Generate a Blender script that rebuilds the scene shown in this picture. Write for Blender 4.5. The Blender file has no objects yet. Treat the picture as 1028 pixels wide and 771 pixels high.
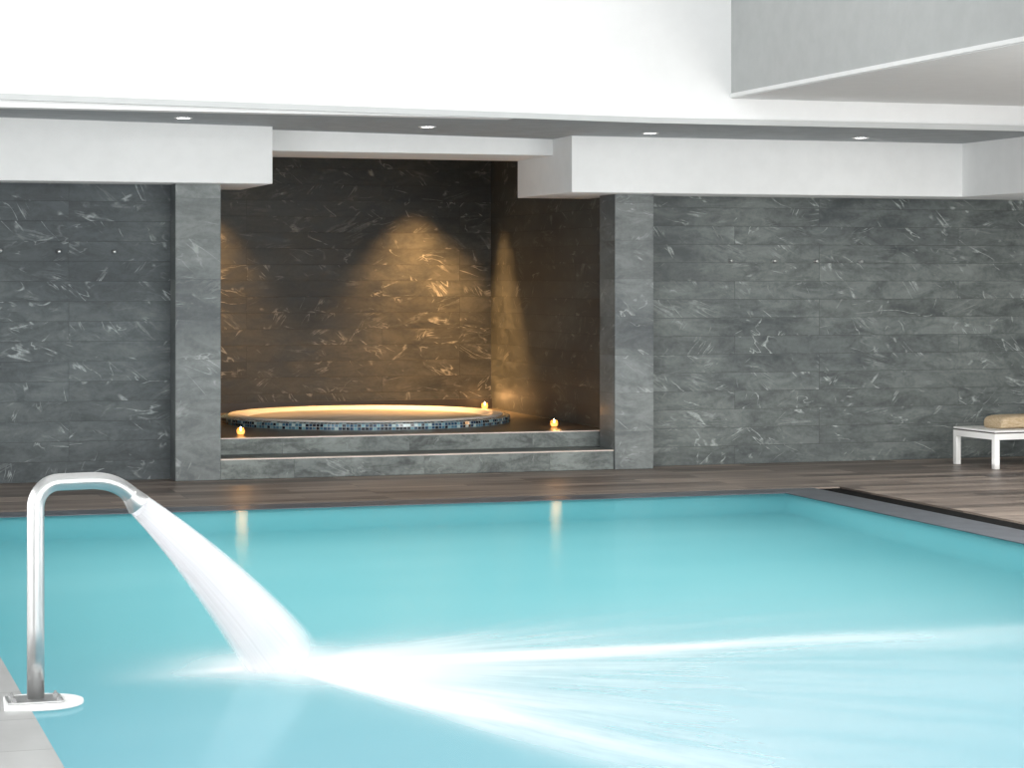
import bpy, bmesh, math, random
from mathutils import Vector, Matrix
random.seed(7)
sc = bpy.context.scene
COL = sc.collection

# ------------------------------------------------------------------ helpers
def srgb(r, g, b):
    f = lambda c: (c/255/12.92) if c/255 <= .04045 else ((c/255+.055)/1.055)**2.4
    return (f(r), f(g), f(b), 1)

def prop(o, label=None, cat=None, group=None, kind=None):
    for k, v in (('label', label), ('category', cat), ('group', group), ('kind', kind)):
        if v: o[k] = v
    return o

def empty(name, loc, label, cat, group=None, rz=0, kind=None):
    o = bpy.data.objects.new(name, None); COL.objects.link(o)
    o.location = loc; o.rotation_euler = (0, 0, rz)
    return prop(o, label, cat, group, kind)

def box_uv(me):
    """metric UVs from the dominant normal: u along the surface, v up"""
    uvl = me.uv_layers.new(name='UVMap') if not me.uv_layers else me.uv_layers[0]
    for p in me.polygons:
        n = p.normal; a = max(range(3), key=lambda i: abs(n[i]))
        for li in p.loop_indices:
            c = me.vertices[me.loops[li].vertex_index].co
            uvl.data[li].uv = ((c.y, c.z), (c.x, c.z), (c.x, c.y))[a]

def obj(name, bm, mat, parent=None, uv=True, smooth=False, bevel=0, seg=2):
    me = bpy.data.meshes.new(name)
    bm.normal_update(); bm.to_mesh(me); bm.free()
    if uv: box_uv(me)
    me.materials.append(mat)
    if smooth:
        for p in me.polygons: p.use_smooth = True
    o = bpy.data.objects.new(name, me); COL.objects.link(o)
    if parent: o.parent = parent
    if bevel:
        m = o.modifiers.new('Bevel', 'BEVEL'); m.width = bevel; m.segments = seg; m.limit_method = 'ANGLE'
    return o

def B(bm, x0, y0, z0, x1, y1, z1):
    vs = [bm.verts.new(p) for p in ((x0,y0,z0),(x1,y0,z0),(x1,y1,z0),(x0,y1,z0),(x0,y0,z1),(x1,y0,z1),(x1,y1,z1),(x0,y1,z1))]
    for f in ((0,3,2,1),(4,5,6,7),(0,1,5,4),(1,2,6,5),(2,3,7,6),(3,0,4,7)):
        bm.faces.new([vs[i] for i in f])
    return bm

def boxes(*bs):
    bm = bmesh.new()
    for b in bs: B(bm, *b)
    return bm

def quads(*qs):
    bm = bmesh.new()
    for q in qs: bm.faces.new([bm.verts.new(p) for p in q])
    return bm

def lathe(prof, n=64, closed=False):
    """prof: list of (r, z); UV laid round the ring in metres"""
    bm = bmesh.new(); rings = []
    for r, z in prof:
        if r < 1e-6: rings.append([bm.verts.new((0, 0, z))])
        else: rings.append([bm.verts.new((r*math.cos(2*math.pi*k/n), r*math.sin(2*math.pi*k/n), z)) for k in range(n)])
    for a, b in zip(rings, rings[1:]):
        for k in range(n):
            k2 = (k+1) % n
            if len(a) == 1 and len(b) == 1: continue
            if len(a) == 1: bm.faces.new((a[0], b[k2], b[k]))
            elif len(b) == 1: bm.faces.new((a[k], a[k2], b[0]))
            else: bm.faces.new((a[k], a[k2], b[k2], b[k]))
    bmesh.ops.recalc_face_normals(bm, faces=bm.faces)
    return bm

def sweep(path, prof_at, n=24, cap=True):
    """tube along path; prof_at(i) -> (a, b) half-axes; a lies in the horizontal side direction"""
    bm = bmesh.new(); rings = []
    P = [Vector(p) for p in path]
    side0 = None
    for i, p in enumerate(P):
        t = (P[min(i+1, len(P)-1)] - P[max(i-1, 0)]).normalized()
        if side0 is None:
            far = (P[-1]-P[0]); far.z = 0
            side0 = Vector((0,0,1)).cross(far).normalized()
        s = (side0 - t*side0.dot(t)).normalized(); u = t.cross(s)
        a, b = prof_at(i)
        rings.append([bm.verts.new(p + s*a*math.cos(2*math.pi*k/n) + u*b*math.sin(2*math.pi*k/n)) for k in range(n)])
    for r0, r1 in zip(rings, rings[1:]):
        for k in range(n):
            bm.faces.new((r0[k], r0[(k+1)%n], r1[(k+1)%n], r1[k]))
    if cap:
        bm.faces.new(rings[0][::-1]); bm.faces.new(rings[-1])
    bmesh.ops.recalc_face_normals(bm, faces=bm.faces)
    return bm

# ------------------------------------------------------------------ node helper
class NT:
    def __init__(s, name):
        s.m = bpy.data.materials.new(name); s.m.use_nodes = True
        s.t = s.m.node_tree; s.t.nodes.clear()
        s.out = s.t.nodes.new('ShaderNodeOutputMaterial')
    def n(s, typ, _in=None, **kw):
        nd = s.t.nodes.new(typ)
        for k, v in kw.items(): setattr(nd, k, v)
        for k, v in (_in or {}).items(): s.set(nd.inputs[k], v)
        return nd
    def set(s, sock, v):
        if hasattr(v, 'is_output'): s.t.links.new(v, sock)
        else: sock.default_value = v
    def math(s, op, a, b=0.0, clamp=False):
        nd = s.n('ShaderNodeMath', operation=op, use_clamp=clamp)
        s.set(nd.inputs[0], a); s.set(nd.inputs[1], b); return nd.outputs[0]
    def maprange(s, v, a, b, c=0.0, d=1.0, smooth=True):
        nd = s.n('ShaderNodeMapRange', interpolation_type='SMOOTHSTEP' if smooth else 'LINEAR')
        for k, x in zip((0,1,2,3,4), (v,a,b,c,d)): s.set(nd.inputs[k], x)
        return nd.outputs[0]
    def mix(s, fac, a, b, blend='MIX'):
        nd = s.n('ShaderNodeMix', data_type='RGBA', blend_type=blend)
        s.set(nd.inputs[0], fac); s.set(nd.inputs[6], a); s.set(nd.inputs[7], b); return nd.outputs[2]
    def mapping(s, vec, loc=(0,0,0), rot=(0,0,0), scale=(1,1,1)):
        nd = s.n('ShaderNodeMapping')
        for k, x in (('Vector',vec),('Location',loc),('Rotation',rot),('Scale',scale)): s.set(nd.inputs[k], x)
        return nd.outputs[0]
    def noise(s, vec, scale, detail=2, rough=.5, dist=0):
        nd = s.n('ShaderNodeTexNoise', {'Vector': vec, 'Scale': scale, 'Detail': detail, 'Roughness': rough, 'Distortion': dist})
        return nd.outputs[0]
    def ramp(s, fac, stops, interp='LINEAR'):
        nd = s.n('ShaderNodeValToRGB', {'Fac': fac}); cr = nd.color_ramp; cr.interpolation = interp
        while len(cr.elements) < len(stops): cr.elements.new(.5)
        for e, (p, c) in zip(cr.elements, stops): e.position = p; e.color = c
        return nd.outputs[0]
    def uv(s): return s.n('ShaderNodeTexCoord').outputs['UV']
    def bump(s, h, strength=.2, dist=.01):
        return s.n('ShaderNodeBump', {'Height': h, 'Strength': strength, 'Distance': dist}).outputs[0]
    def bsdf(s, color, rough=.5, **kw):
        i = {'Base Color': color, 'Roughness': rough}; i.update(kw)
        nd = s.n('ShaderNodeBsdfPrincipled', i); s.t.links.new(nd.outputs[0], s.out.inputs[0]); return nd

def plain(name, color, rough=.5, metal=0.0, vary=.05, **kw):
    t = NT(name); co = t.n('ShaderNodeTexCoord').outputs['Object']
    n = t.noise(co, 6, 4, .6)
    dark = tuple(c*(1-vary*2) for c in color[:3])+(1,); lite = tuple(min(1, c*(1+vary)) for c in color[:3])+(1,)
    c = t.mix(t.maprange(n, .3, .7), dark, lite)
    t.bsdf(c, rough, Metallic=metal, **kw); return t.m

def stone(name, dark, lite, vein, vstr=1.0, bw=2.3, bh=.168, seed=0.0, joint=.6, rough=.5, mott=(.32,.68)):
    t = NT(name); uv = t.uv()
    br = t.n('ShaderNodeTexBrick', {'Vector': uv, 'Color1': (0,0,0,1), 'Color2': (1,1,1,1), 'Mortar': (.5,.5,.5,1),
        'Scale': 1.0, 'Mortar Size': .0022, 'Mortar Smooth': .3, 'Brick Width': bw, 'Row Height': bh})
    br.offset = .37; br.offset_frequency = 3; br.squash = 1
    rnd = t.n('ShaderNodeSeparateColor', {'Color': br.outputs[0]}).outputs[0]
    mort = br.outputs[1]
    off = t.n('ShaderNodeCombineXYZ', {'X': t.math('MULTIPLY', rnd, 37.1), 'Y': t.math('MULTIPLY', rnd, 19.7), 'Z': t.math('MULTIPLY_ADD', rnd, 11.3)}).outputs[0]
    v = t.n('ShaderNodeVectorMath', operation='ADD'); t.set(v.inputs[0], uv); t.set(v.inputs[1], off)
    v2 = t.n('ShaderNodeVectorMath', operation='ADD'); t.set(v2.inputs[0], v.outputs[0]); v2.inputs[1].default_value = (seed, seed*1.7, seed*.3)
    co = v2.outputs[0]
    # cloudy mottling, brushed along the course
    m1 = t.noise(t.mapping(co, scale=(1.3, 3.2, 1)), 2.2, 9, .68, .6)
    m2 = t.noise(co, 26, 4, .65)
    mm = t.math('ADD', t.math('MULTIPLY', m1, .78), t.math('MULTIPLY', m2, .22))
    base = t.mix(t.maprange(mm, mott[0], mott[1]), dark, lite)
    base = t.mix(1.0, base, t.mix(rnd, (.88,.88,.88,1), (1.09,1.09,1.09,1)), 'MULTIPLY')
    m3 = t.noise(t.mapping(uv, loc=(seed+4.2, 1.1, 0), scale=(.55, 1.0, 1)), 1.0, 3, .55)
    base = t.mix(1.0, base, t.mix(t.maprange(m3, .34, .66), (.74,.75,.77,1), (1.26,1.25,1.22,1)), 'MULTIPLY')
    # white streaks: ridges of a stretched noise, broken into short strokes
    def streak(rot, sc_, k, mask_scale, lo, hi):
        ang = t.math('ADD', t.math('MULTIPLY', t.math('SUBTRACT', rnd, .5), 1.3), rot)
        rv = t.n('ShaderNodeVectorRotate', {'Vector': co, 'Angle': ang}, rotation_type='Z_AXIS').outputs[0]
        n = t.noise(t.mapping(rv, scale=sc_), 1.0, 3.5, .55, .9)
        ridge = t.maprange(t.math('ABSOLUTE', t.math('SUBTRACT', n, .5)), 0, k, 1, 0)
        msk = t.maprange(t.noise(t.mapping(rv, loc=(5.2,1.3,2), scale=(1,1.5,1)), mask_scale, 2, .5), lo, hi)
        return t.math('MULTIPLY', ridge, msk)
    s1 = streak(.5, (1.1, 4.2, 1), .017, 3.4, .53, .64)
    s2 = streak(-.6, (1.3, 5.0, 1), .018, 3.9, .57, .68)
    s3 = streak(.1, (1.6, 9.0, 1), .045, 2.6, .5, .75)
    big = streak(.8, (1.6, 4.0, 1), .05, 4.2, .66, .73)
    vv = t.math('MAXIMUM', t.math('MAXIMUM', s1, t.math('MULTIPLY', s2, .85)), t.math('MAXIMUM', t.math('MULTIPLY', s3, .5), t.math('MULTIPLY', big, .9)))
    vv = t.math('MULTIPLY', vv, t.maprange(t.noise(co, 30, 3, .6), .3, .62, .35, 1))
    vv = t.math('MULTIPLY', vv, vstr, clamp=True)
    c = t.mix(vv, base, vein)
    c = t.mix(t.math('MULTIPLY', mort, joint), c, tuple(x*.35 for x in dark[:3])+(1,))
    h = t.math('SUBTRACT', t.math('MULTIPLY', mm, .35), mort)
    nb = t.bump(h, .35, .006)
    t.bsdf(c, t.maprange(mm, .3, .7, rough-.08, rough+.12), Normal=nb, **{'Specular IOR Level': .35})
    return t.m

# ------------------------------------------------------------------ materials
M = {}
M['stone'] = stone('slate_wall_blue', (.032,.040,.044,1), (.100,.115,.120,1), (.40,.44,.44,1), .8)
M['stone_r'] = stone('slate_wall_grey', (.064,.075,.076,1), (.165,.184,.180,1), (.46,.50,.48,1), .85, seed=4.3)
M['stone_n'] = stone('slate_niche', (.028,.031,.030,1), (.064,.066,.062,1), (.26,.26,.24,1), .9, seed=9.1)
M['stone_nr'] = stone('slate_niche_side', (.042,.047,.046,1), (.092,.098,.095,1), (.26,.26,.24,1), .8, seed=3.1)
M['stone_c'] = stone('slate_column', (.095,.106,.110,1), (.195,.213,.213,1), (.42,.45,.44,1), .7, bw=2.5, bh=.34, seed=2.2, joint=.25)
M['stone_s'] = stone('slate_step', (.07,.079,.077,1), (.20,.222,.215,1), (.38,.41,.40,1), .5, bw=1.15, bh=.6, seed=6.6, joint=.5, mott=(.36,.62))
M['white'] = plain('white_paint', (.80,.81,.805,1), .7, vary=.01)
M['white_wall'] = plain('white_plaster', (.86,.865,.865,1), .8, vary=.008)
M['soffit'] = plain('soffit_paint', (.86,.872,.87,1), .75, vary=.012)
M['lip'] = plain('grey_lip_paint', (.56,.575,.575,1), .75, vary=.01)
M['dark_ceiling'] = plain('dark_grey_ceiling_paint', (.35,.375,.388,1), .8, vary=.05)
M['grey_box'] = plain('grey_render', (.44,.455,.452,1), .85, vary=.02)

def deck_mat(name, stops, rough, pw=1.5, ph=.2, spec=.4, streak=(0.4, 9), contrast=1.0):
    t = NT(name); uv = t.uv()
    br = t.n('ShaderNodeTexBrick', {'Vector': uv, 'Color1': (0,0,0,1), 'Color2': (1,1,1,1), 'Mortar': (.5,.5,.5,1), 'Scale': 1.0,
        'Mortar Size': .003, 'Mortar Smooth': .2, 'Brick Width': pw, 'Row Height': ph})
    br.offset = .41; br.offset_frequency = 3
    rnd = t.n('ShaderNodeSeparateColor', {'Color': br.outputs[0]}).outputs[0]
    off = t.n('ShaderNodeCombineXYZ', {'X': t.math('MULTIPLY', rnd, 31.0), 'Y': t.math('MULTIPLY', rnd, 17.0)}).outputs[0]
    v = t.n('ShaderNodeVectorMath', operation='ADD'); t.set(v.inputs[0], uv); t.set(v.inputs[1], off)
    n1 = t.noise(t.mapping(v.outputs[0], scale=(streak[0], streak[1], 1)), 2.0, 7, .62, .5)
    n2 = t.noise(uv, .7, 3, .5)
    f = t.math('ADD', t.math('MULTIPLY', n1, .6), t.math('ADD', t.math('MULTIPLY', rnd, .18), t.math('MULTIPLY', n2, .22)))
    f = t.math('ADD', t.math('MULTIPLY', t.math('SUBTRACT', f, .5), contrast), .5)
    c = t.ramp(f, stops)
    c = t.mix(t.math('MULTIPLY', br.outputs[1], .6), c, (.02,.018,.016,1))
    nb = t.bump(t.math('SUBTRACT', t.math('MULTIPLY', n1, .3), br.outputs[1]), .2, .004)
    t.bsdf(c, rough, Normal=nb, **{'Specular IOR Level': spec})
    return t.m
M['deck'] = deck_mat('brown_plank_stone', [(.30,(.09,.074,.064,1)),(.48,(.195,.157,.133,1)),(.62,(.295,.238,.20,1)),(.75,(.42,.34,.285,1))], .42, contrast=1.7)

M['deck_pale'] = deck_mat('pale_grey_stone', [(.3,(.29,.29,.287,1)),(.7,(.365,.365,.362,1))], .35, 1.2, .6, streak=(1.5, 2))
M['slate_edge'] = plain('wet_dark_slate', (.10,.108,.125,1), .35, vary=.12)
M['groove'] = plain('dark_overflow_channel', (.012,.012,.012,1), .9, vary=.1, **{'Specular IOR Level': .05})
M['platform'] = deck_mat('platform_dark_brown', [(.3,(.045,.036,.028,1)),(.7,(.10,.08,.062,1))], .28, 1.2, .6, streak=(1.2, 1.8))
M['edge_glow'] = plain('pale_edge_glow_paint', (.80,.68,.60,1), .3, vary=.08)  # pale tone stands in for warm light on the tread edges
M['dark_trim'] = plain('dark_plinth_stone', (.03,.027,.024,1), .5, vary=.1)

# mosaic
t = NT('blue_glass_mosaic'); uv = t.uv()
br = t.n('ShaderNodeTexBrick', {'Vector': uv, 'Color1': (0,0,0,1), 'Color2': (1,1,1,1), 'Mortar': (.5,.5,.5,1), 'Scale': 1.0,
    'Mortar Size': .0022, 'Mortar Smooth': .1, 'Brick Width': .035, 'Row Height': .028})
br.offset = 0.0; br.squash = 1
rr = t.n('ShaderNodeSeparateColor', {'Color': br.outputs[0]}).outputs[0]
c = t.ramp(rr, [(0,(.006,.014,.03,1)),(.30,(.02,.06,.12,1)),(.5,(.06,.16,.24,1)),(.68,(.16,.32,.38,1)),(.84,(.42,.55,.56,1))], 'CONSTANT')
c = t.mix(br.outputs[1], c, (.38,.44,.44,1))
t.bsdf(c, .12, **{'Specular IOR Level': .6}); M['mosaic'] = t.m
M['cream'] = plain('cream_acrylic', (.74,.70,.64,1), .3, vary=.02)
# hot-tub water: warm lit, milky
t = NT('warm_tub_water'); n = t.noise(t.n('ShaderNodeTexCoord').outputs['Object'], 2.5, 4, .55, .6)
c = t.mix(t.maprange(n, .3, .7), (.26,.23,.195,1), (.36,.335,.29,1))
t.bsdf(c, .35, Normal=t.bump(n, .12, .03), **{'Specular IOR Level': .5}); M['tub_water'] = t.m

# pool
t = NT('turquoise_basin_tile'); uv = t.uv()
br = t.n('ShaderNodeTexBrick', {'Vector': uv, 'Color1': (.34,.74,.78,1), 'Color2': (.36,.76,.80,1), 'Mortar': (.33,.72,.76,1), 'Scale': 1.0,
    'Mortar Size': .003, 'Brick Width': .05, 'Row Height': .05}); br.offset = 0
n = t.noise(t.mapping(uv, scale=(.25,.6,1)), 1.0, 3, .5)
t.bsdf(t.mix(t.maprange(n,.35,.65), br.outputs[0], t.mix(1.0, br.outputs[0], (.88,.95,.96,1), 'MULTIPLY')), .5); M['basin'] = t.m

t = NT('pool_water_surface'); co = t.n('ShaderNodeTexCoord').outputs['Object']
n = t.noise(t.mapping(co, scale=(.8,1.5,1)), 1.3, 3, .5, .3)
nb = t.bump(n, .05, .05)
fr = t.n('ShaderNodeFresnel', {'IOR': 1.33}).outputs[0]
rf = t.n('ShaderNodeBsdfRefraction', {'Color': (.93,.99,1,1), 'Roughness': .22, 'IOR': 1.33, 'Normal': nb}).outputs[0]
gl = t.n('ShaderNodeBsdfGlossy', {'Color': (1,1,1,1), 'Roughness': .15, 'Normal': nb}).outputs[0]
mx = t.n('ShaderNodeMixShader'); t.set(mx.inputs[0], t.math('MULTIPLY', fr, .31)); t.set(mx.inputs[1], rf); t.set(mx.inputs[2], gl)
t.t.links.new(mx.outputs[0], t.out.inputs[0]); M['water'] = t.m

# steel, jet, foam
t = NT('brushed_stainless'); co = t.n('ShaderNodeTexCoord').outputs['Object']
n = t.noise(t.mapping(co, scale=(60,60,2)), 3, 3, .6)
t.bsdf(t.mix(n, (.46,.46,.46,1), (.52,.52,.52,1)), .28, Metallic=.92); M['steel'] = t.m
M['bolt'] = plain('dull_steel_bolt', (.32,.32,.32,1), .4, metal=.8)
M['plinth'] = plain('white_plinth', (.88,.88,.87,1), .35, vary=.01)

t = NT('white_water_jet')
uv = t.uv()
lw = t.n('ShaderNodeLayerWeight', {'Blend': .5}).outputs['Facing']
n = t.noise(t.mapping(uv, scale=(26, 1.2, 1)), 1, 4, .6, .2)
vlen = t.n('ShaderNodeSeparateXYZ', {'Vector': uv}).outputs[1]
a_edge = t.maprange(lw, t.math('SUBTRACT', .5, t.math('MULTIPLY', vlen, .3)), t.math('SUBTRACT', 1.0, t.math('MULTIPLY', vlen, .15)), 1, 0)
fade = t.maprange(vlen, 0, 1, 1.0, .8, smooth=False)
a_edge = t.math('MULTIPLY', a_edge, t.maprange(vlen, .83, 1.0, 1, 0))
a = t.math('MULTIPLY', t.math('MULTIPLY', a_edge, fade), t.maprange(n, .25, .6, .82, 1.0), clamp=True)
df = t.n('ShaderNodeBsdfDiffuse', {'Color': (.86,.865,.89,1)}).outputs[0]
tl = t.n('ShaderNodeBsdfTranslucent', {'Color': (.88,.885,.92,1)}).outputs[0]
m1 = t.n('ShaderNodeMixShader', {0: .45}); t.set(m1.inputs[1], df); t.set(m1.inputs[2], tl)
tp = t.n('ShaderNodeBsdfTransparent').outputs[0]
m2 = t.n('ShaderNodeMixShader'); t.set(m2.inputs[0], a); t.set(m2.inputs[1], tp); t.set(m2.inputs[2], m1.outputs[0])
t.t.links.new(m2.outputs[0], t.out.inputs[0]); M['jet'] = t.m

t = NT('white_foam'); uv = t.uv()
env = t.n('ShaderNodeAttribute', attribute_name='foam').outputs['Fac']
s1 = t.noise(t.mapping(uv, scale=(30, .55, 1)), 1, 5, .62, .15)
s2 = t.noise(t.mapping(uv, loc=(3,7,0), scale=(95, .8, 1)), 1, 3, .6)
st = t.math('ADD', t.math('MULTIPLY', s1, .7), t.math('MULTIPLY', s2, .3))
k = t.maprange(st, .34, .64, .5, 1.25)
rr_ = t.n('ShaderNodeSeparateXYZ', {'Vector': uv}).outputs[1]
k = t.mix(t.maprange(env, .55, .95), k, (1,1,1,1))
k = t.mix(t.maprange(rr_, .5, 1.3), (.9,.9,.9,1), k)
a = t.math('MULTIPLY', env, k, clamp=True)
df = t.n('ShaderNodeBsdfDiffuse', {'Color': (.78,.80,.815,1)}).outputs[0]
tp = t.n('ShaderNodeBsdfTransparent').outputs[0]
m2 = t.n('ShaderNodeMixShader'); t.set(m2.inputs[0], a); t.set(m2.inputs[1], tp); t.set(m2.inputs[2], df)
t.t.links.new(m2.outputs[0], t.out.inputs[0]); M['foam'] = t.m

def glow(name, col, strength, edge=None):
    t = NT(name)
    lw = t.n('ShaderNodeLayerWeight', {'Blend': .4}).outputs['Facing']
    c = t.mix(lw, col, edge or col)
    e = t.n('ShaderNodeEmission', {'Color': c, 'Strength': strength}).outputs[0]
    t.t.links.new(e, t.out.inputs[0]); return t.m
M['lamp'] = glow('lit_downlight_lens', (1,.98,.95,1), 14)
M['wax'] = glow('glowing_wax', (1,.72,.36,1), 3.0, (1,.50,.16,1))
M['flame'] = glow('candle_flame', (1,.85,.5,1), 14)
t = NT('frosted_amber_glass_glow')  # emission stands in for flame light caught in the glass
tp = t.n('ShaderNodeBsdfTransparent', {'Color': (1,.86,.66,1)}).outputs[0]
gl = t.n('ShaderNodeBsdfPrincipled', {'Base Color': (.9,.55,.2,1), 'Roughness': .3, 'Emission Color': (1,.42,.08,1), 'Emission Strength': .7}).outputs[0]
m2 = t.n('ShaderNodeMixShader', {0: .3}); t.set(m2.inputs[1], tp); t.set(m2.inputs[2], gl)
t.t.links.new(m2.outputs[0], t.out.inputs[0]); M['glass'] = t.m
M['lounger'] = plain('white_lacquer', (.84,.83,.81,1), .45, vary=.01)
M['lounger_gap'] = plain('dark_gap_shade', (.10,.09,.085,1), .7, vary=.05)  # dark colour painted for the shade in the lounger gap
# towel
t = NT('beige_terry_towel'); co = t.n('ShaderNodeTexCoord').outputs['Object']
n = t.noise(t.mapping(co, scale=(2,9,9)), 9, 5, .65); n2 = t.noise(co, 220, 2, .6)
c = t.mix(t.maprange(n, .3, .7), (.50,.36,.21,1), (.72,.58,.40,1))
t.bsdf(c, .95, Normal=t.bump(t.math('ADD', n, n2), .5, .01)); M['towel'] = t.m
M['brown'] = plain('dark_brown_cloth', (.10,.055,.025,1), .9, vary=.1)

# ------------------------------------------------------------------ setting
def struct(name, bm, mat, bevel=0):
    o = obj(name, bm, mat, bevel=bevel); o['kind'] = 'structure'; return o

PX0, PX1, PY0, PY1 = .94, 7.62, 4.0, 16.72        # pool opening
XL, XR, YN = -2.5, 12.6, -2.5                      # room
WY = 19.43                                         # stone wall plane
WZ = -.008                                         # water level

# deck
struct('floor', boxes((XL, 17.06, -.25, 8.26, 19.8, 0), (8.26, YN, -.25, XR, 19.8, 0)), M['deck'])
struct('floor_pool_side', quads(((XL,YN,0),(PX0,YN,0),(PX0,17.06,0),(XL,17.06,0)), ((PX0,YN,0),(8.26,YN,0),(8.26,PY0,0),(PX0,PY0,0))), M['deck_pale'])
# wet slate ledge and the dark overflow channel beside it
struct('trim_1', boxes((PX0, PY1, -.012, 8.02, 17.06, -.003), (PX1, PY0, -.012, 8.02, PY1, -.003)), M['slate_edge'])
struct('trim_2', boxes((8.02, PY0, -.2, 8.26, 17.06, -.014)), M['groove'])
# basin
D = -1.35
bm = quads(((PX0,PY0,D),(PX1,PY0,D),(PX1,PY1,D),(PX0,PY1,D)), ((PX0,PY1,D),(PX1,PY1,D),(PX1,PY1,-.012),(PX0,PY1,-.012)),
           ((PX0,PY0,D),(PX0,PY1,D),(PX0,PY1,0),(PX0,PY0,0)), ((PX1,PY1,D),(PX1,PY0,D),(PX1,PY0,-.012),(PX1,PY1,-.012)),
           ((PX1,PY0,D),(PX0,PY0,D),(PX0,PY0,0),(PX1,PY0,0)))
struct('pool_basin', bm, M['basin'])
w = obj('pool_water', quads(((PX0,PY0,WZ),(PX1,PY0,WZ),(PX1,PY1,WZ),(PX0,PY1,WZ))), M['water'])
prop(w, 'still turquoise water filling the rectangular pool', 'water', kind='stuff')

# stone walls
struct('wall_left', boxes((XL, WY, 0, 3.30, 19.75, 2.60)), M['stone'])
struct('wall_right', boxes((7.30, WY, 0, XR, 19.75, 2.60)), M['stone_r'])
struct('pillar_left', boxes((3.155, 19.18, 0, 3.54, 19.72, 2.60)), M['stone_c'], .006)
struct('pillar_right', boxes((7.077, 19.16, 0, 7.447, 19.56, 2.60)), M['stone_c'], .006)
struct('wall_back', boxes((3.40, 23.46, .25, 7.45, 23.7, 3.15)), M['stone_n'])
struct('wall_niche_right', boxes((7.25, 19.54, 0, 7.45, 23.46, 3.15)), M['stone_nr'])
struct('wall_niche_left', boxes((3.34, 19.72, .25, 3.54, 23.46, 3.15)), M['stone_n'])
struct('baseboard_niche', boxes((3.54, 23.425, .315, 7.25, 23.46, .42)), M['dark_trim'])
struct('ceiling_niche', boxes((3.34, 20.37, 3.05, 7.45, 23.7, 3.15)), M['dark_ceiling'])
# steps and platform: stone risers, dark polished treads
struct('stone_step', boxes((3.54, 19.19, 0, 7.077, 19.75, .172)), M['stone_s'], .006)
struct('stone_platform', boxes((3.54, 19.68, .172, 7.25, 19.76, .315), ), M['stone_s'], .006)
struct('floor_niche', boxes((3.54, 19.74, .2, 7.25, 23.46, .316)), M['platform'])

struct('edge_glow_step', boxes((3.54, 19.183, .166, 7.076, 19.25, .176)), M['edge_glow'], .002)  # strips added where the step and platform edges only catch light
struct('edge_glow_platform', boxes((3.54, 19.673, .309, 7.25, 19.735, .319)), M['edge_glow'], .002)
# ceiling band and the hanging boxes
def cz(x): return 3.012-.0135*(x-1.6) if x < 6.6 else 2.945
xs = (XL, 1.6, 6.6, XR)
bm = bmesh.new()
lo = [(bm.verts.new((x,17.1,cz(x))), bm.verts.new((x,20.37,cz(x)))) for x in xs]
for a, b in zip(lo, lo[1:]): bm.faces.new((a[0], a[1], b[1], b[0]))
struct('ceiling_band', bm, M['dark_ceiling'])
# lip under the upper wall
bm = bmesh.new(); r = []
for x in xs: r.append([bm.verts.new(p) for p in ((x,17.1,cz(x)),(x,17.1,cz(x)+.045),(x,17.14,cz(x)+.045),(x,17.14,cz(x)))])
for a, b in zip(r, r[1:]):
    for i in range(4): bm.faces.new((a[i], b[i], b[(i+1)%4], a[(i+1)%4]))
bmesh.ops.recalc_face_normals(bm, faces=bm.faces)
struct('trim_3', bm, M['lip'])
struct('wall_upper', boxes((XL, 17.13, 2.96, XR, 17.3, 5.6)), M['white_wall'])
struct('soffit_left', boxes((XL, 18.97, 2.50, 3.94, 20.37, 3.06)), M['soffit'], .006)
bm = boxes((6.555, 18.83, 2.455, XR, 20.37, 2.97))
struct('soffit_right', bm, M['soffit'], .006)
struct('soffit_return', boxes((10.36, YN, 2.455, XR, 18.84, 2.97)), M['soffit'])
struct('fascia_beam', boxes((3.94, 19.35, 2.80, 6.56, 20.37, 3.06)), M['soffit'], .004)
struct('ceiling_bulkhead', boxes((7.33, 4.0, 3.172, XR, 17.14, 5.6)), M['grey_box'])
struct('bounce_white_underside', boxes((7.334, 4.0, 3.160, XR, 17.13, 3.172)), M['white'])  # underside whitened in place of missing bounce light
struct('trim_4', boxes((7.318, 4.0, 3.168, 7.334, 17.13, 3.20)), M['white'])
# the rest of the hall
struct('wall_side_left', boxes((XL-.2, YN, 0, XL, 19.75, 5.6)), M['white'])
struct('wall_side_right', boxes((XR, YN, 0, XR+.2, 19.75, 5.6)), M['white'])
struct('wall_front', boxes((XL, YN-.2, 0, XR, YN, 5.6)), M['white'])
struct('ceiling', boxes((XL, YN, 5.6, XR, 17.3, 5.7)), M['white'])

# ------------------------------------------------------------------ things
# recessed downlights
def downlight(x, y, label):
    z = cz(x)
    e = empty('recessed_downlight', (x, y, z), label, 'light', 'downlights in the dark ceiling band')
    obj('trim_ring', lathe([(.072,.0),(.076,-.004),(.064,-.008),(.058,-.004),(.056,.0)], 32), M['white'], e, smooth=True)
    obj('lens', lathe([(0,-.0045),(.03,-.0055),(.058,-.0035)], 32), M['lamp'], e, smooth=True)
for x, y, l in ((3.07, 18.28, 'round lit downlight in the dark ceiling band, furthest left of the four'),
                (5.11, 18.32, 'round lit downlight in the dark ceiling above the thin beam of the niche'),
                (7.06, 18.25, 'round lit downlight in the dark ceiling above the right pillar'),
                (9.05, 18.27, 'round lit downlight in the dark ceiling nearest the grey overhead box')):
    downlight(x, y, l)

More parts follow.
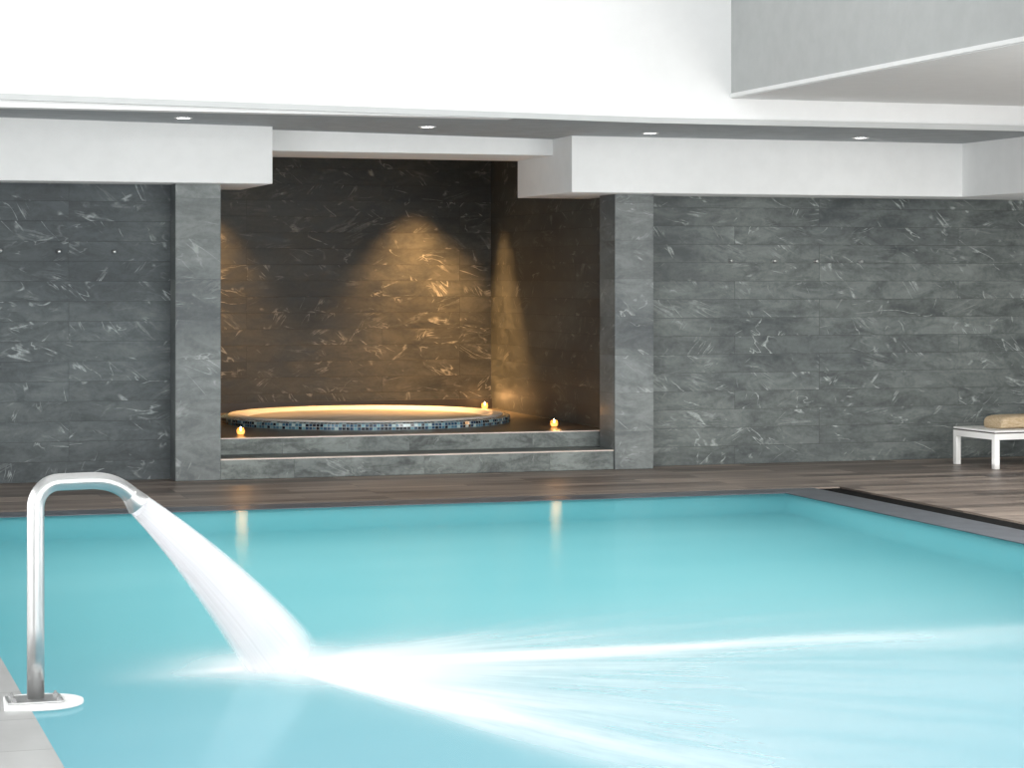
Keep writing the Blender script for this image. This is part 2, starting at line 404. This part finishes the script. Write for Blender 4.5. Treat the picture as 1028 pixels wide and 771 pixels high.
# small metal hooks on the stone
def hook(x, z, label):
    bm = lathe([(0,0),(.017,0),(.017,.005),(.006,.007),(.006,.034),(.013,.038),(.015,.045),(.010,.050),(0,.050)], 16)
    bmesh.ops.rotate(bm, verts=bm.verts, cent=(0,0,0), matrix=Matrix.Rotation(math.pi/2, 3, 'X'))
    o = obj('wall_hook', bm, M['steel'], smooth=True); o.location = (x, WY, z)
    prop(o, label, 'hook', 'metal hooks on the stone walls')
for x, z, l in ((1.735, 1.935, 'small metal wall hook at the far left edge of the left stone wall'),
                (2.214, 1.93, 'small metal wall hook, middle one on the left stone wall'),
                (2.676, 1.93, 'small metal wall hook on the left stone wall, nearest the left pillar'),
                (8.30, 1.868, 'small metal wall hook on the right stone wall, nearest the right pillar'),
                (8.736, 1.866, 'small metal wall hook, second from the right pillar'),
                (9.158, 1.865, 'small metal wall hook, third from the right pillar'),
                (9.616, 1.864, 'small metal wall hook, furthest right on the right stone wall')):
    hook(x, z, l)

# hot tub
TB = empty('hot_tub', (5.435, 21.72, .316), 'round sunken whirlpool tub with mosaic edge raised on the niche platform', 'hot tub')
N = 160
def ring_uv(o, prof):
    me = o.data; uvl = me.uv_layers[0] if me.uv_layers else me.uv_layers.new(name='UVMap')
    acc = [0]
    for (r0,z0),(r1,z1) in zip(prof, prof[1:]): acc.append(acc[-1]+math.hypot(r1-r0, z1-z0))
    for p in me.polygons:
        us = []
        for li in p.loop_indices:
            c = me.vertices[me.loops[li].vertex_index].co
            us.append(math.atan2(c.y, c.x) % (2*math.pi))
        wrap = max(us)-min(us) > math.pi
        for li, a in zip(p.loop_indices, us):
            c = me.vertices[me.loops[li].vertex_index].co
            if wrap and a < 1: a += 2*math.pi
            r = math.hypot(c.x, c.y)
            i = min(range(len(prof)), key=lambda i: abs(prof[i][0]-r)+abs(prof[i][1]-c.z))
            uvl.data[li].uv = (a*1.4038, acc[i])
prof = [(1.41,.0),(1.412,.028),(1.408,.056),(1.375,.066),(1.33,.07)]
o = obj('mosaic_edge', lathe(prof, N), M['mosaic'], TB, smooth=False); ring_uv(o, prof)
prop(o, 'blue mosaic tiled edge')
obj('rim', lathe([(1.335,.06),(1.335,.074),(1.325,.080),(1.24,.080),(1.20,.074),(1.14,.050),(1.10,.030),(1.08,.0)], N), M['cream'], TB, smooth=True)
o = obj('tub_water', lathe([(0,.048),(.6,.048),(1.14,.048)], N), M['tub_water'], TB, smooth=True)

# candles
def candle(x, y, label, lamp=1.0):
    e = empty('tealight_candle', (x, y, .316), label, 'candle', 'lit candles around the hot tub')
    obj('glass_holder', lathe([(0,.0),(.022,.0),(.032,.010),(.038,.028),(.036,.048),(.029,.064),(.027,.064),(.033,.048),(.035,.028),(.029,.012),(0,.005)], 32), M['glass'], e, smooth=True)
    obj('wax', lathe([(0,.006),(.026,.010),(.033,.026),(.031,.036),(0,.036)], 32), M['wax'], e, smooth=True)
    obj('flame', lathe([(0,.034),(.008,.040),(.012,.050),(.008,.062),(.003,.074),(0,.078)], 20), M['flame'], e, smooth=True)
    ld = bpy.data.lights.new('candle_light', 'POINT'); ld.energy = 1.6*lamp; ld.color = (1,.50,.18); ld.shadow_soft_size = .05
    lo_ = bpy.data.objects.new('candle_light', ld); COL.objects.link(lo_); lo_.location = (x, y-.06, .316+.14)
candle(3.88, 20.06, 'lit tealight candle on the platform, beside the left pillar')
candle(6.885, 20.28, 'lit tealight candle on the platform, in front of the niche right wall')
candle(7.125, 23.28, 'lit tealight candle in the far corner behind the hot tub', 1.6)

# swan-neck water spout
SX, SY = .972, 9.32
SP = empty('water_spout', (SX, SY, .0), 'curved stainless steel swan neck spout standing on white plinth at pool edge', 'spout')
# plinth: straight back over the deck, rounded nose over the water
bm = bmesh.new(); pts = []
for k in range(25):
    a = -math.pi/2 + math.pi*k/24
    pts.append((.015+.175*math.cos(a), .155*math.sin(a)))
pts += [(-.03, .155), (-.115, .13), (-.135, -.13), (-.03, -.155)]
top = [bm.verts.new((x, y, .013)) for x, y in pts]; bot = [bm.verts.new((x, y, -.004 if True else 0)) for x, y in pts]
bm.faces.new(top); bm.faces.new(bot[::-1])
for i in range(len(pts)):
    j = (i+1) % len(pts); bm.faces.new((bot[i], bot[j], top[j], top[i]))
bmesh.ops.recalc_face_normals(bm, faces=bm.faces)
obj('plinth', bm, M['plinth'], SP, bevel=.004)
obj('base_plate', boxes((-.115,-.085,.013,.105,.085,.021)), M['steel'], SP, bevel=.003)
for sx, sy in ((-.09,-.062),(-.09,.062),(.085,-.062),(.085,.062)):
    o = obj('bolt', lathe([(0,.021),(.011,.021),(.011,.028),(.006,.029),(.006,.036),(0,.038)], 12), M['bolt'], SP)
    o.location = (sx, sy, 0)
# neck
R = .0345
AD = Vector((math.cos(.22), math.sin(.22), 0))     # arm direction
def arc(c, p0, p1, n):                              # quadratic bend
    return [tuple(Vector(p0)*(1-s)**2 + Vector(c)*2*s*(1-s) + Vector(p1)*s**2 for s in [k/n])[0] for k in range(n+1)]
top = .882
A = Vector((0,0,top)); bend = .095
path = [Vector((0,0,.018)), Vector((0,0,.3)), Vector((0,0,.6))]
path += [A + Vector((0,0,-bend)) + (Vector((0,0,bend))*math.sin(a) + AD*bend*(1-math.cos(a))) for a in [math.pi/2*k/12 for k in range(13)]]
e2 = A + AD*.425 + Vector((0,0,-.094))
q0, q1, q2 = A + AD*.225, A + AD*.330, A + AD*.395 + Vector((0,0,-.060))
path += [A + AD*.16] + [q0*(1-s)**2 + q1*2*s*(1-s) + q2*s**2 for s in [k/10 for k in range(11)]]
path += [e2]
L = len(path)
obj('neck', sweep(path, lambda i: (R*1.06, R*1.16) if i == len(path)-1 else (R*1.02, R*1.06) if i == len(path)-2 else (R, R), 28), M['steel'], SP, smooth=True)
dn = (e2 - path[-2]).normalized()
NZ = [(-.042, 1.0, 1.0), (-.036, 1.05, 1.11), (-.012, 1.10, 1.28), (.016, 1.18, 1.52), (.020, 1.16, 1.50)]
obj('nozzle', sweep([e2 + dn*k[0] for k in NZ], lambda i: (R*NZ[i][1], R*NZ[i][2]), 28, cap=False), M['steel'], SP, smooth=True)
nz = Vector((SX, SY, 0)) + e2 + dn*.022

# jet: a ballistic sheet widening to the splash
IMP = Vector((2.13, 9.93, WZ))
v0 = Vector((IMP.x-nz.x, IMP.y-nz.y, 0)); drop = nz.z-IMP.z
jp = []
NJ = 40   # rings along the jet
for k in range(NJ+1):
    s = k/NJ; z = nz.z - drop*(.80*s + .20*s*s)
    jp.append(Vector((nz.x+v0.x*s, nz.y+v0.y*s, z)))
jb = sweep(jp, lambda i: (.040+.150*(i/NJ)**1.05, .052+.130*(i/NJ)**1.1), 48, cap=False)
jet = obj('water_jet', jb, M['jet'], uv=False, smooth=True)
me = jet.data; uvl = me.uv_layers.new(name='UVMap')
for p in me.polygons:
    for li in p.loop_indices:
        vi = me.loops[li].vertex_index; uvl.data[li].uv = (abs((vi % 48)/24-1), (vi//48)/NJ)
prop(jet, 'thick white jet of water falling from the steel spout into the pool', 'water jet', kind='stuff')

# foam: radial streaks on the surface around the point of impact
FC = Vector((2.08, 9.95, WZ+.004))
bm = bmesh.new(); NA, NR = 300, 60
fl = bm.verts.layers.float.new('foam')
def sm(a, b, x):
    t_ = min(1, max(0, (x-a)/(b-a))); return t_*t_*(3-2*t_)
def rmax(d):
    full = sm(-104, -88, d)*(1-sm(50, 64, d))
    return .95 + 4.0*full
def env(d, r, rm):
    cs = .36 + .16*sm(-110,-80,d)*(1-sm(50,90,d))
    core = 1.05*math.exp(-((r/cs)**2))
    w1 = 3.6 if d > -1.5 else 8
    ray1 = .66*math.exp(-(((d+1.5)/w1)**2))*math.exp(-((r/2.75)**2))
    w2 = 10 if d > -69 else 6
    ray2 = .75*math.exp(-(((d+69)/w2)**2))*math.exp(-((r/2.4)**2))
    fan = .52*sm(-80,-66,d)*(1-sm(-4,2,d))*math.exp(-((r/2.5)**2))
    up = .40*sm(-4,1,d)*(1-sm(14,44,d))*math.exp(-((r/2.2)**2))
    left = .42*math.exp(-(((d+166)/15)**2))*math.exp(-((r/.5)**2))
    near = .85*sm(-92,-70,d)*(1-sm(25,65,d))*math.exp(-((r/.85)**2))
    e = max(core, near) + ray1 + ray2 + fan + up + left
    return min(1, e)*(1-sm(.72, 1.0, r/rm))
grid = []
for i in range(NA+1):
    d = -200 + 360*i/NA; rm = rmax(d if d >= -180 else d); a = math.radians(d); row = []
    for j in range(NR+1):
        r = rm*(j/NR)**1.4
        v = bm.verts.new((FC.x + r*math.cos(a), FC.y + r*math.sin(a), FC.z ))
        v[fl] = env(d, r, rm); row.append((v, i/NA, r))
    grid.append(row)
uvl = bm.loops.layers.uv.new('UVMap')
for i in range(NA):
    for j in range(NR):
        q = (grid[i][j], grid[i][j+1], grid[i+1][j+1], grid[i+1][j])
        f = bm.faces.new([x[0] for x in q])
        for lp, x in zip(f.loops, q): lp[uvl].uv = (x[1], x[2])
fo = obj('pool_foam', bm, M['foam'], uv=False, smooth=True)
prop(fo, 'white foam fanning out over the water from the jet', 'foam', kind='stuff')

# sun lounger
LX, LY0, LY1, LH = 10.262, 18.15, 18.825, .345
LT = .075
LC = Vector((LX, LY1, 0)) + Matrix.Rotation(LT, 3, 'Z') @ Vector((.95, -(LY1-LY0)/2, 0))
LG = empty('sun_lounger', LC, 'low white framed sun lounger by the right stone wall', 'sun lounger', rz=LT)
ox, oy = LX+.95, (LY0+LY1)/2
hw, hl = (LY1-LY0)/2, .95
obj('frame', boxes((-hl,-hw,.262,hl,-hw+.04,.316),(-hl,hw-.04,.262,hl,hw,.316),(-hl,-hw+.04,.262,-hl+.04,hw-.04,.316),(hl-.04,-hw+.04,.262,hl,hw-.04,.316)), M['lounger'], LG, bevel=.003)
for sx in (-1, 1):
    for sy in (-1, 1):
        x0 = -hl if sx < 0 else hl-.052; y0 = -hw if sy < 0 else hw-.052
        obj('leg', boxes((x0, y0, 0, x0+.052, y0+.052, .262)), M['lounger'], LG, bevel=.004)
obj('gap_shade_strip', boxes((-hl+.012,-hw+.012,.316,hl-.012,hw-.012,.328)), M['lounger_gap'], LG)  # dark strip stands in for the shaded gap below the bed
obj('bed', boxes((-hl,-hw,.328,hl,hw,LH)), M['lounger'], LG, bevel=.005)

# rolled towel on the lounger: spiral roll, striped with soft folds, and a dark band
TW = empty('folded_towel', (10.695, 18.50, LH), 'beige folded towel with rounded edge lying on the white lounger', 'towel', rz=LT)
bm = bmesh.new()
def pill(h, w, n=20):
    out = []
    for k in range(n):
        a = 2*math.pi*k/n; c_, s_ = math.cos(a), math.sin(a); e_ = .45
        out.append((math.copysign(abs(c_)**e_, c_)*w, h/2+math.copysign(abs(s_)**e_, s_)*h/2))
    return out
rows = []
xs_ = [(-.222,.05),(-.216,.38),(-.204,.62),(-.18,.84),(-.14,.97),(-.05,1.01),(.05,1.0),(.13,1.0),(.172,.99)]
for x, k in xs_:
    P_ = pill(.118*(.45+.55*k), .17*(.75+.25*k))
    rows.append([bm.verts.new((x, y, z+.0*(1-k) + .0)) for y, z in P_])
for a, b in zip(rows, rows[1:]):
    for k in range(20): bm.faces.new((a[k], a[(k+1)%20], b[(k+1)%20], b[k]))
bm.faces.new(rows[0][::-1]); bm.faces.new(rows[-1])
bmesh.ops.recalc_face_normals(bm, faces=bm.faces)
o = obj('towel_body', bm, M['towel'], TW, smooth=True)
bm = bmesh.new(); rows = []
for x, s in ((.170,1.0),(.172,1.02),(.235,1.02),(.240,.97)):
    rows.append([bm.verts.new((x, y*s, max(.0, z*s))) for y, z in pill(.118, .17)])
for a, b in zip(rows, rows[1:]):
    for k in range(20): bm.faces.new((a[k], a[(k+1)%20], b[(k+1)%20], b[k]))
bm.faces.new(rows[0][::-1]); bm.faces.new(rows[-1])
bmesh.ops.recalc_face_normals(bm, faces=bm.faces)
o = obj('towel_band', bm, M['brown'], TW, smooth=True); prop(o, 'dark brown band')

# ------------------------------------------------------------------ lights
def area(name, loc, rot, sx, sy, e, col=(1,1,1)):
    d = bpy.data.lights.new(name, 'AREA'); d.shape = 'RECTANGLE'; d.size = sx; d.size_y = sy; d.energy = e; d.color = col
    o = bpy.data.objects.new(name, d); COL.objects.link(o); o.location = loc; o.rotation_euler = rot; return o
def spot(name, loc, target, e, ang, blend, col, size=.03):
    d = bpy.data.lights.new(name, 'SPOT'); d.energy = e; d.spot_size = math.radians(ang); d.spot_blend = blend; d.color = col; d.shadow_soft_size = size
    o = bpy.data.objects.new(name, d); COL.objects.link(o); o.location = loc
    o.rotation_euler = (Vector(target)-Vector(loc)).to_track_quat('-Z', 'Y').to_euler(); return o
area('skylight', (3.2, 11.0, 5.55), (0,0,0), 7.5, 9.0, 75, (1,1,1))
area('front_fill', (5.0, -2.3, 2.5), (math.radians(90),0,0), 14, 4.4, 1180, (.98,1,1))  # unseen fill behind the camera, added to brighten the soffit fronts
area('side_fill', (-2.3, 10.0, 1.5), (math.radians(90),0,math.radians(-90)), 9, 2.6, 320, (1,1,1))  # unseen fill from the left, added for the left-facing sides
area('right_side_fill', (9.05, 10.0, 3.12), (0,0,0), 2.3, 8.0, 430, (1,.99,.97))  # unseen fill added under the bulkhead for the right wall and deck
spot('wall_wash', (3.0, 13.2, 5.4), (4.6, 17.1, 3.4), 190, 150, .6, (1,1,1), .08)
area('floor_bounce_fill', (10.3, 6.0, .06), (math.radians(180),0,0), 3.4, 7, 760, (.97,1,1))  # unseen upward fill, added to brighten the bulkhead underside
area('deck_bounce_fill', (5.6, 17.9, .04), (math.radians(180),0,0), 10, 1.2, 38, (.97,.99,1))  # unseen upward fill on the deck, added for the soffit undersides
# underwater lamps
area('pool_light', (4.28, 13.9, -.06), (0,0,0), 6.0, 5.2, 112, (.85,1,1))
area('pool_light', (4.15, 8.6, -.06), (0,0,0), 6.3, 5.0, 128, (1,.86,.92))
# warm niche spots
W = (1,.53,.19)
spot('niche_spot', (6.39, 23.00, 3.04), (6.39, 23.06, 0), 1500, 72, .85, W, .07)
spot('niche_spot', (4.13, 23.00, 3.04), (4.13, 23.06, 0), 900, 72, .85, W, .07)
spot('niche_spot', (6.82, 22.98, 3.04), (6.88, 22.98, 0), 700, 56, .8, W, .07)
spot('niche_spot', (5.46, 21.8, 3.04), (5.46, 21.9, 0), 210, 60, .8, (1,.92,.80), .15)
area('niche_fill', (5.4, 22.0, 2.2), (0,0,0), 2.5, 1.5, 3, (1,.7,.45))  # unseen warm fill added above the tub

wd = bpy.data.worlds.new('World'); sc.world = wd; wd.use_nodes = True
wd.node_tree.nodes['Background'].inputs[0].default_value = (.8,.85,.88,1)
wd.node_tree.nodes['Background'].inputs[1].default_value = .3

# ------------------------------------------------------------------ camera
cd = bpy.data.cameras.new('Camera'); cam = bpy.data.objects.new('Camera', cd); COL.objects.link(cam)
cam.location = (0, 0, 1.7); cam.rotation_euler = (math.radians(90), 0, -math.atan(734/2300))
cd.sensor_width = 36; cd.lens = 2300/1028*36; cd.shift_y = -105.5/1028
cd.clip_end = 200
sc.camera = cam
sc.view_settings.view_transform = 'Standard'; sc.view_settings.look = 'None'
sc.view_settings.exposure = 0; sc.view_settings.gamma = 1
sc.cycles.use_denoising = True
sc.cycles.caustics_refractive = False; sc.cycles.caustics_reflective = False
sc.cycles.max_bounces = 10; sc.cycles.transparent_max_bounces = 12
